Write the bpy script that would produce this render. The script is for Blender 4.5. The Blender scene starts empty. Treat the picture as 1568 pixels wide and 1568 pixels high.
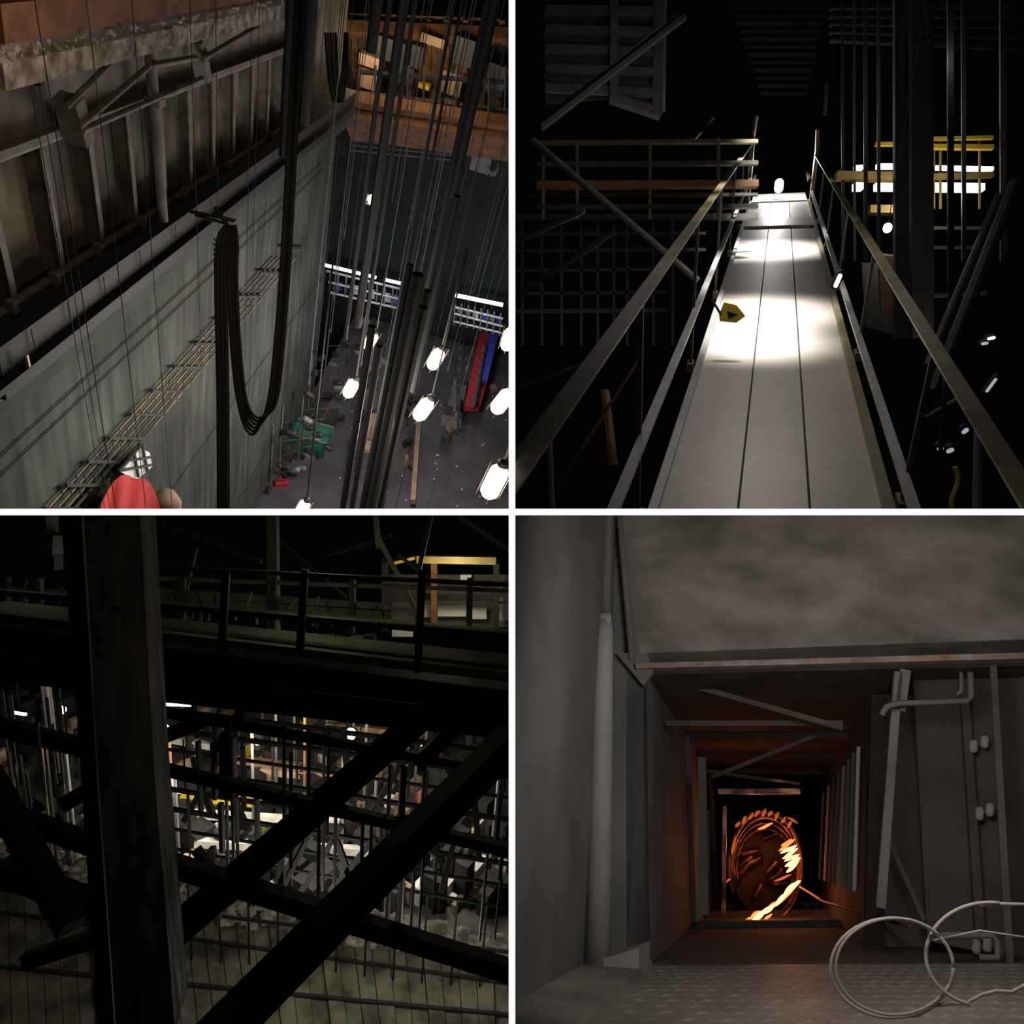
import bpy,bmesh,math,random
from mathutils import Vector,Matrix
random.seed(4)
S=bpy.context.scene
FP=1100.0
HT=0.0091
def ray(x,y): return Vector(((x-784)/FP,1,(784-y)/FP))
def P(x,y,d): return ray(x,y)*d
def vp(x,y): return ray(x,y).normalized()
def hit(x,y,pl):
    r=ray(x,y); return r*(pl[1]/r.dot(pl[0]))
def run_to(p,d,y2):
    s=(784-y2)/FP
    t=(s*p.y-p.z)/(d.z-s*d.y)
    return p+d*t
# ---------------- materials
def mat(name,c1,c2=None,rough=.7,metal=0,scale=3,bump=0,emit=None,es=0,stretch=(1,1,1),detail=6,lo=.35,hi=.65,axes=None):
    m=bpy.data.materials.new(name); m.use_nodes=True
    nt=m.node_tree; b=nt.nodes['Principled BSDF']
    b.inputs['Roughness'].default_value=rough; b.inputs['Metallic'].default_value=metal
    b.inputs['Base Color'].default_value=(*c1,1)
    if c2 or bump:
        tc=nt.nodes.new('ShaderNodeTexCoord'); mp=nt.nodes.new('ShaderNodeMapping')
        mp.inputs['Scale'].default_value=stretch
        nz=nt.nodes.new('ShaderNodeTexNoise'); nz.inputs['Scale'].default_value=scale; nz.inputs['Detail'].default_value=detail
        src=tc.outputs['Object']
        if axes:
            cb=nt.nodes.new('ShaderNodeCombineXYZ')
            for i,ax in enumerate(axes):
                vm=nt.nodes.new('ShaderNodeVectorMath'); vm.operation='DOT_PRODUCT'; vm.inputs[1].default_value=ax
                nt.links.new(src,vm.inputs[0]); nt.links.new(vm.outputs['Value'],cb.inputs[i])
            src=cb.outputs[0]
        nt.links.new(src,mp.inputs[0]); nt.links.new(mp.outputs[0],nz.inputs['Vector'])
        if c2:
            r=nt.nodes.new('ShaderNodeValToRGB')
            r.color_ramp.elements[0].position=lo; r.color_ramp.elements[1].position=hi
            r.color_ramp.elements[0].color=(*c1,1); r.color_ramp.elements[1].color=(*c2,1)
            nt.links.new(nz.outputs['Fac'],r.inputs[0]); out=r.outputs[0]
            if axes:
                n2=nt.nodes.new('ShaderNodeTexNoise'); n2.inputs['Scale'].default_value=.8; n2.inputs['Detail'].default_value=5
                nt.links.new(tc.outputs['Object'],n2.inputs['Vector'])
                r2=nt.nodes.new('ShaderNodeValToRGB'); r2.color_ramp.elements[0].position=.35; r2.color_ramp.elements[1].position=.65
                r2.color_ramp.elements[0].color=(.45,.45,.45,1); r2.color_ramp.elements[1].color=(1.0,1.0,1.0,1)
                nt.links.new(n2.outputs['Fac'],r2.inputs[0])
                mx=nt.nodes.new('ShaderNodeMix'); mx.data_type='RGBA'; mx.blend_type='MULTIPLY'; mx.inputs[0].default_value=1
                nt.links.new(out,mx.inputs[6]); nt.links.new(r2.outputs[0],mx.inputs[7]); out=mx.outputs[2]
            nt.links.new(out,b.inputs['Base Color'])
        if bump:
            bp=nt.nodes.new('ShaderNodeBump'); bp.inputs['Strength'].default_value=bump; bp.inputs['Distance'].default_value=.05
            nt.links.new(nz.outputs['Fac'],bp.inputs['Height']); nt.links.new(bp.outputs[0],b.inputs['Normal'])
    if emit:
        b.inputs['Emission Color'].default_value=(*emit,1); b.inputs['Emission Strength'].default_value=es
    return m
M={}
def mk(k,*a,**kw): M[k]=mat(k,*a,**kw)
NX,NY=350,1860; HX,HY=853,-80
N=vp(NX,NY); H=vp(HX,HY); lat=N.cross(H).normalized()
if lat.x<0: lat=-lat
nb=lat.cross(N).normalized()
if nb.y<0: nb=-nb
up=-N
mk('black',(.004,.004,.004),rough=.75)
mk('blacksteel',(.013,.0125,.012),(.026,.024,.021),rough=.6,scale=6)
mk('dimsteel',(.028,.026,.024),(.05,.046,.042),rough=.7,scale=6)
mk('rope',(.02,.019,.018),rough=.8)
mk('ropelight',(.08,.075,.07),rough=.8)
mk('brownwall',(.055,.04,.026),(.2,.155,.11),rough=.9,scale=2.4,bump=.7,detail=14,axes=(H,N,lat),stretch=(1.4,.7,1))
mk('ribsteel',(.07,.056,.042),(.15,.128,.1),rough=.75,scale=5,detail=10)
mk('plaster',(.09,.072,.055),(.34,.29,.24),rough=.95,scale=7,bump=1,detail=14)
mk('plasterdim',(.09,.075,.06),(.18,.155,.13),rough=.95,scale=3,bump=.5,detail=12)
mk('rust',(.09,.035,.013),(.18,.08,.03),rough=.8,scale=4)
mk('greennet',(.015,.021,.013),(.085,.094,.068),rough=.9,scale=2.2,bump=.15,detail=14,lo=.32,hi=.74,axes=(H,N,lat),stretch=(2.6,.28,1))
mk('greendark',(.02,.024,.018),(.036,.042,.03),rough=.9,scale=2)
mk('slat',(.26,.17,.10),(.04,.034,.02),rough=.8,scale=1.0,detail=3)
mk('tan',(.3,.2,.12),(.2,.13,.08),rough=.7,scale=4)
mk('backwall',(.006,.009,.008),(.013,.018,.016),rough=.9,scale=1)
mk('wood',(.06,.025,.008),(.24,.12,.045),rough=.7,scale=5,stretch=(4,1,.4))
mk('stagefloor',(.047,.041,.046),(.08,.07,.077),rough=.6,scale=1.2,detail=10)
mk('green',(.01,.12,.07),(.02,.19,.11),rough=.6,scale=3)
mk('beige',(.42,.27,.17),(.5,.34,.23),rough=.8,scale=3)
mk('red',(.3,.015,.012),(.42,.025,.02),rough=.8,scale=4)
mk('blue',(.03,.04,.3),(.05,.07,.4),rough=.6,scale=4)
mk('white',(.5,.49,.46),(.65,.63,.6),rough=.6,scale=4)
mk('grey',(.12,.115,.11),(.18,.175,.17),rough=.6,scale=4)
mk('lamp',(1,1,1),emit=(1,.86,.64),es=8)
mk('lampcool',(1,1,1),emit=(.75,.88,1),es=3)
mk('lampwhite',(1,1,1),emit=(1,.97,.93),es=7)
mk('tubedim',(.8,.8,.8),emit=(1,.93,.86),es=1.6)
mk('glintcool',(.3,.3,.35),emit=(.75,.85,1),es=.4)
mk('plank',(.33,.305,.28),(.355,.33,.305),rough=.5,metal=.2,scale=5,detail=3)
mk('alu',(.26,.255,.26),(.34,.33,.34),rough=.45,metal=.5,scale=5)
mk('railpaint',(.13,.105,.055),(.2,.17,.1),rough=.45,metal=.3,scale=5)
mk('yellow',(.24,.18,.05),(.32,.25,.08),rough=.5,metal=.2,scale=5)
mk('yellowpaint',(.6,.42,.03),(.7,.5,.05),rough=.5,scale=5)
mk('oldwood',(.06,.05,.034),(.15,.13,.095),rough=.85,scale=3.5,stretch=(3,3,.8),bump=.4,detail=14)
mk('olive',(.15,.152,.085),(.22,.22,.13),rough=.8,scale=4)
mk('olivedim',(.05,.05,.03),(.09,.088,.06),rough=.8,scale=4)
mk('board',(.05,.047,.034),(.22,.205,.155),rough=.9,scale=3,bump=.5,detail=14)
mk('rubble',(.16,.15,.12),(.6,.57,.5),rough=.95,scale=6)
mk('dark',(.01,.01,.01),(.022,.021,.019),rough=.8,scale=3)
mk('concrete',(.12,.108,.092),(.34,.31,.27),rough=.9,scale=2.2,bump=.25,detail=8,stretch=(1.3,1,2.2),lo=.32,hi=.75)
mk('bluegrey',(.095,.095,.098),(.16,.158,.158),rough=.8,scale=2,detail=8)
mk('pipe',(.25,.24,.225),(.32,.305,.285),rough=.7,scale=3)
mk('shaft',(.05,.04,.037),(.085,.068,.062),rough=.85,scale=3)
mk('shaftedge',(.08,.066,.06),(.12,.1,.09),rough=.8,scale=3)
mk('rustedge',(.2,.13,.10),(.3,.27,.24),rough=.8,scale=12)
mk('checker',(.22,.19,.17),(.3,.265,.24),rough=.5,metal=.3,scale=3,detail=10)
mk('cable',(.38,.34,.3),rough=.6)
mk('streakbright',(1,.3,.05),emit=(1,.33,.10),es=6)  # orange emission stands in for reflections on metal, three strengths
mk('streakmid',(1,.25,.05),emit=(1,.22,.05),es=1.8)
mk('streakdim',(.6,.15,.05),emit=(1,.2,.04),es=.35)
mk('copper',(.035,.014,.01),(.36,.15,.08),rough=.4,metal=.7,scale=7,detail=3,lo=.45,hi=.68)
mk('partition',(.01,.01,.01),rough=.9)
mk('edgeglow',(.9,.9,.9),emit=(1,1,1),es=1.0)  # emission keeps the partition edge white, not a lamp

# ---------------- builder
class B:
    def __init__(s,name,q):
        s.name=name;s.q=q;s.v=[];s.f=[];s.mi=[];s.ms=[]
    def m(s,k):
        if k not in s.ms: s.ms.append(k)
        return s.ms.index(k)
    def add(s,vs,fs,k):
        o=len(s.v); s.v+= [Vector(v) for v in vs]; i=s.m(k)
        for f in fs: s.f.append([o+j for j in f]); s.mi.append(i)
    def prism(s,pts,off,k):
        n=len(pts); vs=list(pts)+[p+off for p in pts]
        fs=[list(range(n)),list(range(2*n-1,n-1,-1))]+[[i,(i+1)%n,n+(i+1)%n,n+i] for i in range(n)]
        s.add(vs,fs,k)
    def obox(s,c,x,y,z,k):
        vs=[c+x*i+y*j+z*l for i in(-1,1) for j in(-1,1) for l in(-1,1)]
        s.add(vs,[[0,1,3,2],[4,6,7,5],[0,4,5,1],[2,3,7,6],[0,2,6,4],[1,5,7,3]],k)
    def beam(s,p,q,w,h,k,up=Vector((0,0,1))):
        d=(q-p); L=d.length
        if L<1e-6:return
        d/=L; u=(up-d*up.dot(d))
        if u.length<1e-3: u=Vector((1,0,0))-d*d.x
        u.normalize(); x=d.cross(u)
        s.obox((p+q)/2,d*L/2,x*w/2,u*h/2,k)
    def ibeam(s,p,q,w,h,k,up=Vector((0,0,1))):
        d=(q-p).normalized(); u=(up-d*up.dot(d)).normalized()
        s.beam(p,q,w*.12,h,k,up)
        for sg in(-1,1): s.beam(p+u*sg*h*.46,q+u*sg*h*.46,w,h*.1,k,up)
    def path(s,pts,r,k,n=8,closed=False):
        N_=len(pts); o=[]
        u=None
        for i,p in enumerate(pts):
            a=pts[(i-1)%N_] if (i>0 or closed) else p
            b=pts[(i+1)%N_] if (i<N_-1 or closed) else p
            d=(b-a).normalized()
            if u is None:
                u=Vector((0,0,1)) if abs(d.z)<.9 else Vector((1,0,0))
            u=(u-d*u.dot(d)).normalized(); w=d.cross(u)
            rr=r[i] if isinstance(r,list) else r
            for j in range(n):
                t=2*math.pi*j/n; o.append(p+u*math.cos(t)*rr+w*math.sin(t)*rr)
        fs=[]
        for i in range(N_ if closed else N_-1):
            for j in range(n):
                i2=(i+1)%N_
                fs.append([i*n+j,i*n+(j+1)%n,i2*n+(j+1)%n,i2*n+j])
        if not closed:
            fs.append(list(range(n-1,-1,-1))); fs.append([(N_-1)*n+j for j in range(n)])
        s.add(o,fs,k)
    def tube(s,p,q,r,k,n=8): s.path([p,q],r,k,n)
    def capsule(s,c,ax,L,r,k):
        ax=ax.normalized(); pts=[];rs=[]
        for i in range(5):
            t=i/4*math.pi/2; pts.append(c-ax*(L/2-r+r*math.cos(t)) ); rs.append(max(.002,r*math.sin(t)))
        for i in range(4,-1,-1):
            t=i/4*math.pi/2; pts.append(c+ax*(L/2-r+r*math.cos(t)) ); rs.append(max(.002,r*math.sin(t)))
        s.path(pts,rs,k,10)
    def lump(s,c,r,k,sq=.6):
        vs=[];fs=[]
        n=7;ph=random.random()*6
        for i in range(1,4):
            t=math.pi*i/4
            for j in range(n):
                a=2*math.pi*j/n+ph; rr=r*random.uniform(.75,1.2)
                vs.append(c+Vector((math.cos(a)*math.sin(t)*rr,math.sin(a)*math.sin(t)*rr,math.cos(t)*rr*sq)))
        vs.append(c+Vector((0,0,r*sq)));vs.append(c-Vector((0,0,r*sq)))
        for i in range(2):
            for j in range(n): fs.append([i*n+j,i*n+(j+1)%n,(i+1)*n+(j+1)%n,(i+1)*n+j])
        for j in range(n):
            fs.append([3*n,(j+1)%n,j]); fs.append([3*n+1,2*n+j,2*n+(j+1)%n])
        s.add(vs,fs,k)
    def done(s,smooth=False):
        me=bpy.data.meshes.new(s.name); me.from_pydata([tuple(v) for v in s.v],[],s.f)
        for k in s.ms: me.materials.append(M[k])
        for i,p in enumerate(me.polygons): p.material_index=s.mi[i]; p.use_smooth=smooth
        bm=bmesh.new(); bm.from_mesh(me)
        bmesh.ops.recalc_face_normals(bm,faces=bm.faces)
        if s.q:
            sx=-1 if s.q[1]=='L' else 1; sz=1 if s.q[0]=='T' else -1
            for n in (Vector((sx,0,0)),Vector((0,0,sz))):
                g=list(bm.verts)+list(bm.edges)+list(bm.faces)
                bmesh.ops.bisect_plane(bm,geom=g,plane_co=n*HT,plane_no=n,clear_inner=True)
        bm.to_mesh(me); bm.free()
        o=bpy.data.objects.new(s.name,me); S.collection.objects.link(o); return o
def light(name,kind,loc,e,col=(1,1,1),size=.2,aim=None,angle=60,blend=.5):
    l=bpy.data.lights.new(name,kind); l.energy=e; l.color=col
    if kind=='AREA': l.size=size
    else: l.shadow_soft_size=size
    if kind=='SPOT': l.spot_size=math.radians(angle); l.spot_blend=blend
    o=bpy.data.objects.new(name,l); o.location=loc; S.collection.objects.link(o)
    if aim is not None: o.rotation_euler=(aim-loc).to_track_quat('-Z','Y').to_euler()
    return o

# ---------------- added partitions between the four compartments, blocking light from one to another
Y0=2.0; t=HT
b=B('added_partition_vertical',None)
b.obox(Vector((0,32,0)),Vector((t,0,0)),Vector((0,29.99,0)),Vector((0,0,34)),'partition'); b.done()
b=B('added_partition_horizontal',None)
b.obox(Vector((0,32,0)),Vector((34,0,0)),Vector((0,29.99,0)),Vector((0,0,t)),'partition'); b.done()
b=B('edge_glow_strip_1',None)  # front edges of the added partitions glow to read white
b.obox(Vector((0,Y0,0)),Vector((t,0,0)),Vector((0,.005,0)),Vector((0,0,3)),'edgeglow')
b.done()
b=B('edge_glow_strip_2',None)
b.obox(Vector((0,Y0,0)),Vector((3,0,0)),Vector((0,.004,0)),Vector((0,0,t)),'edgeglow'); b.done()

# =====================================================================
# TOP LEFT : fly tower
# =====================================================================
Q='TL'
W=lambda o=0:(lat,-4+o)
c0=hit(480,610,W()); FL=(N,c0.dot(N)); BD=c0.dot(nb); BK=lambda o=0:(nb,BD+6+o)
def lineH(x,a):
    return a+(HY-a)/HX*x
def toN(x,y,a):
    bsl=(HY-a)/HX
    tt=(a+bsl*x-y)/((NY-y)-bsl*(NX-x))
    return x+(NX-x)*tt,y+(NY-y)*tt
def wl(x,a,o=0): return hit(x,lineH(x,a),W(o))
b=B('wall_left',Q)
b.prism([hit(x,y,W()) for x,y in[(-80,lineH(-80,500)),(520,lineH(520,500)),(540,-60),(-80,-60)]],-lat*.3,'brownwall')
b.prism([hit(x,y,W()) for x,y in[(-80,lineH(-80,500)),(520,lineH(520,500)),(480,610),(385,788),(330,900),(-80,900)]],-lat*.3,'greennet')
b.done()
b=B('wall_ribbed_cladding',Q)
b.prism([wl(-60,228,.05),wl(480,228,.05),wl(480,100,.05),wl(-60,100,.05)],lat*.05,'plasterdim')
p0=wl(-40,235,.08);p1=wl(470,235,.08);K=12
for i in range(K+1):
    p=p0.lerp(p1,i/K); x=784+p.x/p.y*FP; y=784-p.z/p.y*FP
    x2,y2=toN(x,y,470); q=hit(x2,y2,W(.08))
    b.ibeam(p,q,.08,.16,'ribsteel',up=lat)
for a,r in((238,.06),(478,.05),(497,.04)):
    b.tube(wl(-40,a,.14),wl(470,a,.14),r*.8,'ribsteel',10)
b.beam(wl(-40,228,.12),wl(470,228,.12),.06,.16,'ribsteel',up=lat)
for i in range(7):
    p=wl(20+i*66,489,.2); b.obox(p,H*.04,N*.1,lat*.04,'ribsteel')
b.tube(hit(228,60,W(.35)),hit(250,338,W(.35)),.055,'plasterdim',12)
b.obox(hit(237,155,W(.35)),H*.08,N*.04,lat*.08,'plasterdim')
b.beam(hit(104,150,W(.3)),hit(122,215,W(.3)),.16,.2,'plasterdim',up=lat)
b.beam(hit(300,60,W(.3)),hit(312,120,W(.3)),.12,.16,'plasterdim',up=lat)
for a,c in(((100,165),(178,88)),((120,195),(230,100)),((125,200),(310,120)),((232,100),(300,88)),((310,90),(420,25))):
    b.tube(hit(*a,W(.4)),hit(*c,W(.4)),.03,'ribsteel',8)
b.done()
b=B('peeling_girder',Q)
for a,w,k in((88,.22,'plaster'),(62,.10,'plasterdim'),(30,.3,'rust')):
    b.beam(wl(-40,a,.7),wl(480,a,.7),w,.35,k,up=lat)
for i in range(300):
    x=random.uniform(-10,450); b.lump(wl(x,88+random.uniform(-15,15),.86),random.uniform(.01,.035),'plaster')
b.done()
b=B('ledge_rail',Q)
b.beam(wl(-40,535,.2),wl(530,535,.2),.5,.45,'black',up=lat)
b.beam(wl(-40,565,.3),wl(530,565,.3),.06,.4,'black',up=lat)
b.beam(wl(-40,590,.15),wl(530,590,.15),.22,.1,'black',up=lat)
for a in(578,590,600): b.tube(wl(-40,a,.35),wl(530,a,.35),.008,'ropelight',6)
for i in range(9):
    x=i*54; p=wl(x,575,.45); b.tube(p,p+up*.2,.006,'rope',5)
b.obox(wl(42,585,.5),H*.012,lat*.012,up*.06,'yellowpaint')
b.beam(wl(-40,625,.04),wl(530,625,.04),.2,.08,'greendark',up=lat)
b.done()
b=B('slatted_batten_screen',Q)
for i in range(5):
    x0=72+i*14
    xs=[x0+(HX-x0)*tt for tt in[-.1]+[j*.028 for j in range(17)]]
    for j in range(len(xs)-1):
        ya=lambda x:779+(HY-779)*(x-x0)/(HX-x0)
        x1=xs[j]+1;x2=xs[j+1]-1
        b.beam(hit(x1,ya(x1),W(.06)),hit(x2,ya(x2),W(.06)),.03,.02,'slat',up=lat)
for j in range(12):
    tt=j*.042; x0=68;x3=132
    b.beam(hit(x0+(HX-x0)*tt,779+(HY-779)*tt,W(.09)),hit(x3+(HX-x3)*tt,779+(HY-779)*tt,W(.09)),.04,.03,'greendark',up=lat)
b.done()
b=B('scrim_seams',Q)
for a in(700,730,1120,1400):
    b.tube(wl(-40,a,.02),wl(495,a,.02),.008,'greendark',5)
b.done()
b=B('wall_back',Q)
e=[hit(490,-80,BK()),hit(800,-80,BK()),hit(800,600,BK()),hit(470,600,BK())]
b.prism(e,nb*.3,'backwall'); b.done()
b=B('floor_stage',Q)
b.prism([hit(x,y,FL) for x,y in[(300,900),(479,600),(545,480),(830,560),(830,900)]],N*.2,'stagefloor'); b.done()
b=B('fly_gallery_workshop',Q)
g=lambda x,y,o=0:hit(x,y,BK(-3.5+o))
b.prism([g(535,20),g(800,30),g(800,205),g(535,160)],nb*.15,'wood')
for i in range(9):
    x=545+i*28; b.beam(g(x,30,-.1),g(x-3,160,-.1),.15,.12,'wood',up=nb)
b.beam(g(530,45,-.3),g(800,58,-.3),.3,.3,'rust')
b.beam(g(533,165,-1),g(800,208,-1),1.2,.28,'rust')
b.beam(g(531,190,-1),g(800,228,-1),1.2,.2,'rust')
b.beam(g(531,140,-1.2),g(800,172,-1.2),.08,.08,'blacksteel')
for i in range(10):
    x=550+i*25; b.tube(g(x,100,-1.3),g(x-2,170,-1.3),.03,'blacksteel')
b.beam(g(545,110,-.8),g(800,128,-.8),.1,.08,'blacksteel')
for x,y,w,h,k in((565,120,.5,.4,'beige'),(570,92,.6,.25,'beige'),(620,112,.5,.4,'blacksteel'),(650,130,.3,.1,'yellowpaint'),(690,125,.6,.5,'tan'),(735,110,.3,.5,'blacksteel'),(690,160,.5,.2,'beige'),(640,85,.3,.5,'blacksteel'),(600,75,.7,.5,'blacksteel'),(720,80,.8,.6,'blacksteel'),(665,60,.6,.2,'tan'),(760,120,.5,.7,'blacksteel')):
    b.obox(g(x,y,-.6),lat*w/2,nb*.2,up*h/2,k)
b.tube(g(515,70,-1.5),g(519,95,-1.5),.05,'lamp')
b.done()
light('gallery_lamp','POINT',g(660,90,-2.2),75,(1,.74,.45),.2)
light('gallery_lamp','POINT',g(560,80,-1.8),40,(1,.76,.48),.2)
b=B('cable_swag',Q)
for k in range(5):
    pts=[]
    for i in range(25):
        tt=i/24; x=498+k*4+ (30-k*3)*tt; y=-20+178*math.sin(math.pi*min(1,tt*.9+.05))**.5
        pts.append(P(x,y,12))
    b.path(pts,.02,'ropelight' if k%2 else 'rope',6)
b.done()
b=B('hanging_cable_loop_bundle',Q)
def smooth_path(px,d,off,steps=10):
    pts=[]
    n=len(px)
    for i in range(n-1):
        p0=px[max(i-1,0)];p1=px[i];p2=px[i+1];p3=px[min(i+2,n-1)]
        for j in range(steps):
            u=j/steps
            f=lambda a,b_,c,e_:.5*((2*b_)+(-a+c)*u+(2*a-5*b_+4*c-e_)*u*u+(-a+3*b_-3*c+e_)*u**3)
            pts.append(P(f(p0[0],p1[0],p2[0],p3[0])+off,f(p0[1],p1[1],p2[1],p3[1]),d))
    return pts+[P(px[-1][0]+off,px[-1][1],d)]
for k in range(6):
    o=-8+k*3.3
    b.path(smooth_path([(352,345+k*2),(340,372),(338,450),(341,600),(342,800)],7+.03*(k%2),o),.013,'blacksteel' if k%2 else 'black',8)
for k in range(6):
    o=-7+k*2.8
    b.path(smooth_path([(354,345),(357,375),(356,430),(361,530),(370,610),(384,658-k*4),(400,660-k*5),(418,610),(430,500),(441,340),(449,180),(462,-30)],7-.04*(k%3),o),.013,'blacksteel' if k%2 else 'black',8)
for i in range(7):
    pts=[P(346+18*math.cos(a),365+i*8+9*math.sin(a),7+.14*math.sin(a*1)) for a in[j*math.pi/8 for j in range(9)]]
    b.path(pts,.008,'black',6)
b.tube(P(292,324,7.1),P(360,338,6.95),.02,'blacksteel'); b.tube(P(330,318,7),P(352,350,7),.02,'blacksteel')
b.tube(P(300,330,7.1),P(345,342,6.9),.014,'black')
b.done(True)
b=B('hanging_pipe_bundle',Q)
def drop(x,y,d,y2,r,k): 
    p=P(x,y,d); b.tube(p,run_to(p,N,y2),r,k,8)
for x,y,d,y2,r in((764,-20,8,300,.06),(752,-20,8.2,520,.04),(640,420,8,800,.07),(655,445,8.3,800,.045),(628,405,8.2,800,.04),(648,470,7.9,800,.05),(700,-20,8.1,800,.02),(712,-20,8.1,800,.02),(622,-20,10,500,.075),(600,-20,10,520,.04),(580,-20,11,80,.09),(640,-20,9.5,560,.03),(700,300,9,600,.05),(720,120,9.5,800,.03),(453,-20,9,240,.11),(480,-20,9.6,190,.08),(570,500,9,800,.05),(582,530,9,800,.04)):
    drop(x,y,d,y2,r,'black')
b.done()
b=B('rigging_ropes',Q)
for i in range(46):
    x=random.uniform(500,900); drop(x,-20,random.uniform(9,15),random.uniform(300,800),random.choice([.005,.007,.009]),random.choice(['rope','rope','ropelight']))
for x,y,d in((50,-20,3.9),(58,120,5),(20,-20,4.5),(290,-20,6),(200,-20,5),(398,-20,7.4),(386,-20,7.4),(330,-20,7),(130,-20,4.3)):
    drop(x,y,d,820,.0035,'black')
b.obox(P(58,122,5),lat*.03,nb*.03,N*.03,'black')
b.done()
lp=[(567,522,14,.5),(537,595,13,.5),(667,550,13,.55),(648,627,12.5,.6),(778,520,12,.5),(769,615,11.5,.6),(757,738,10,.72),(463,779,14,.55)]
for i,(x,y,d,L) in enumerate(lp):
    b=B('hanging_work_lamp',Q); c=P(x,y,d); tl=(N+lat*random.uniform(-.35,.1)).normalized()
    b.capsule(c,tl,L*.85,L*.2,'lamp')
    b.capsule(c-tl*(L*.5),tl,L*.22,L*.13,'blacksteel')
    for j in range(4):
        a=j*math.pi/2; o=(lat*math.cos(a)+nb*math.sin(a))*L*.23
        b.tube(c-tl*L*.5+o,c+tl*L*.42+o,.003,'beige',5)
    p=c-tl*L*.5; b.tube(p,run_to(p,N,min(380,y-130)),.014,'black')
    b.done(True)
    if i in(1,3,6,2): light('lamp_glow','POINT',c-nb*.4,95,(1,.84,.64),.15)
b=B('ceiling_spot_lamp',Q)
c=P(571,306,15); b.capsule(c,nb,.24,.11,'lampwhite'); b.path([c-lat*.12-N*.1,c-lat*.14+N*.12,c+lat*.14+N*.12,c+lat*.12-N*.1],.02,'grey'); b.tube(c-N*.1,run_to(c,N,-20),.015,'black'); b.done()
b=B('loading_catwalk',Q)
k=lambda x,y,o=0:hit(x,y,BK(-1.5+o))
b.beam(k(490,404),k(576,425),.09,.09,'lampcool'); b.beam(k(588,428),k(631,438),.09,.09,'lampcool'); b.beam(k(697,452),k(770,467),.11,.11,'lampcool')
for (x1,y1,x2,y2) in((500,415,628,446),(503,432,628,462),(505,448,626,476),(695,470,770,488),(695,480,770,500),(694,492,768,510)):
    b.beam(k(x1,y1,-.4),k(x2,y2,-.4),.07,.06,'white')
for i in range(11):
    x=506+i*12; y=415+i*3; b.tube(k(x,y,-.4),k(x-2,y+34,-.4),.03,'grey')
for i in range(9):
    x=515+i*12.5; y=432+i*3; b.prism([k(x,y,-.1),k(x+8,y+2,-.1),k(x+8,y+14,-.1),k(x,y+12,-.1)],nb*.1,random.choice(['white','blue','white','blacksteel','white']))
for i in range(6):
    x=700+i*12; y=472+i*3; b.prism([k(x,y,-.1),k(x+8,y+2,-.1),k(x+8,y+12,-.1),k(x,y+10,-.1)],nb*.1,random.choice(['white','blue','grey','white']))
for i in range(8):
    x=697+i*10; y=463+i*2.4; b.tube(k(x,y,-.4),k(x-2,y+34,-.4),.03,'grey')
for y1 in(215,222,230):
    b.beam(k(535,y1),k(700,y1+16),.04,.03,'grey')
b.obox(k(738,243),lat*.3,nb*.2,up*.35,'grey')
for i in range(4): b.path([k(755+8*math.cos(a),250+14*math.sin(a)+i*2,-.2) for a in[j*math.pi/6 for j in range(7)]],.02,'grey')
b.done()
light('catwalk_light','POINT',k(560,440,-1.6),60,(.72,.85,1),.2); light('catwalk_light','POINT',k(735,480,-1.6),60,(.72,.85,1),.2)
def fb(b,x,y,w,d,h,kk,ang=0):
    c=hit(x,y,FL)+up*h/2; ax=lat*math.cos(ang)+nb*math.sin(ang); ay=nb*math.cos(ang)-lat*math.sin(ang)
    b.obox(c,ax*w/2,ay*d/2,up*h/2,kk); return c,ax,ay
b=B('green_flight_case',Q)
c,ax,ay=fb(b,475,682,1.1,.8,.6,'green')
for s1 in(-1,1):
    for s2 in(-1,1): b.beam(c+ax*.55*s1+ay*.4*s2-up*.3,c+ax*.55*s1+ay*.4*s2+up*.32,.05,.05,'grey')
    b.beam(c-ax*.56+ay*.4*s1+up*.31,c+ax*.56+ay*.4*s1+up*.31,.05,.05,'grey')
b.done()
b=B('green_flight_case',Q); fb(b,485,650,1.1,.7,.6,'greendark'); c,ax,ay=fb(b,487,636,1.15,.75,.08,'green'); b.done()
b=B('plywood_crate',Q); c,ax,ay=fb(b,578,665,.9,.6,.6,'beige',.2)
for s1 in(-.4,0,.4): b.beam(c+ax*s1-ay*.32-up*.3,c+ax*s1-ay*.32+up*.3,.08,.05,'tan')
fb(b,560,686,.8,.4,.15,'beige',.2); fb(b,563,620,.5,.4,.5,'grey',.3); b.done()
b=B('scenery_flat_red',Q)
b.prism([hit(x,y,FL)+up*.3 for x,y in((735,505),(765,510),(730,640),(706,640))],up*.25,'red')
b.prism([hit(x,y,FL)+up*.7 for x,y in((744,530),(756,532),(738,610),(728,610))],up*.12,'blue'); b.done()
b=B('white_panel_stack',Q)
fb(b,698,612,.5,.9,.4,'grey'); fb(b,690,648,.7,.5,.1,'grey',.1); b.done()
b=B('red_tool_box',Q); c,ax,ay=fb(b,431,742,.35,.22,.12,'red',.4); b.path([c-ax*.1+up*.06,c-ax*.1+up*.13,c+ax*.1+up*.13,c+ax*.1+up*.06],.012,'blacksteel'); b.done()
b=B('stage_equipment_clutter',Q)
for i in range(50):
    x,y=random.choice([(random.uniform(400,520),random.uniform(560,760)),(random.uniform(600,640),random.uniform(560,720)),(random.uniform(680,779),random.uniform(520,680))])
    if x<470 and y<640: continue
    w=random.uniform(.06,.25); fb(b,x,y,w,random.uniform(.06,.4),random.uniform(.05,.3),random.choice(['blacksteel','grey','black','blacksteel','stagefloor','tan']),random.uniform(0,3))
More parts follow.
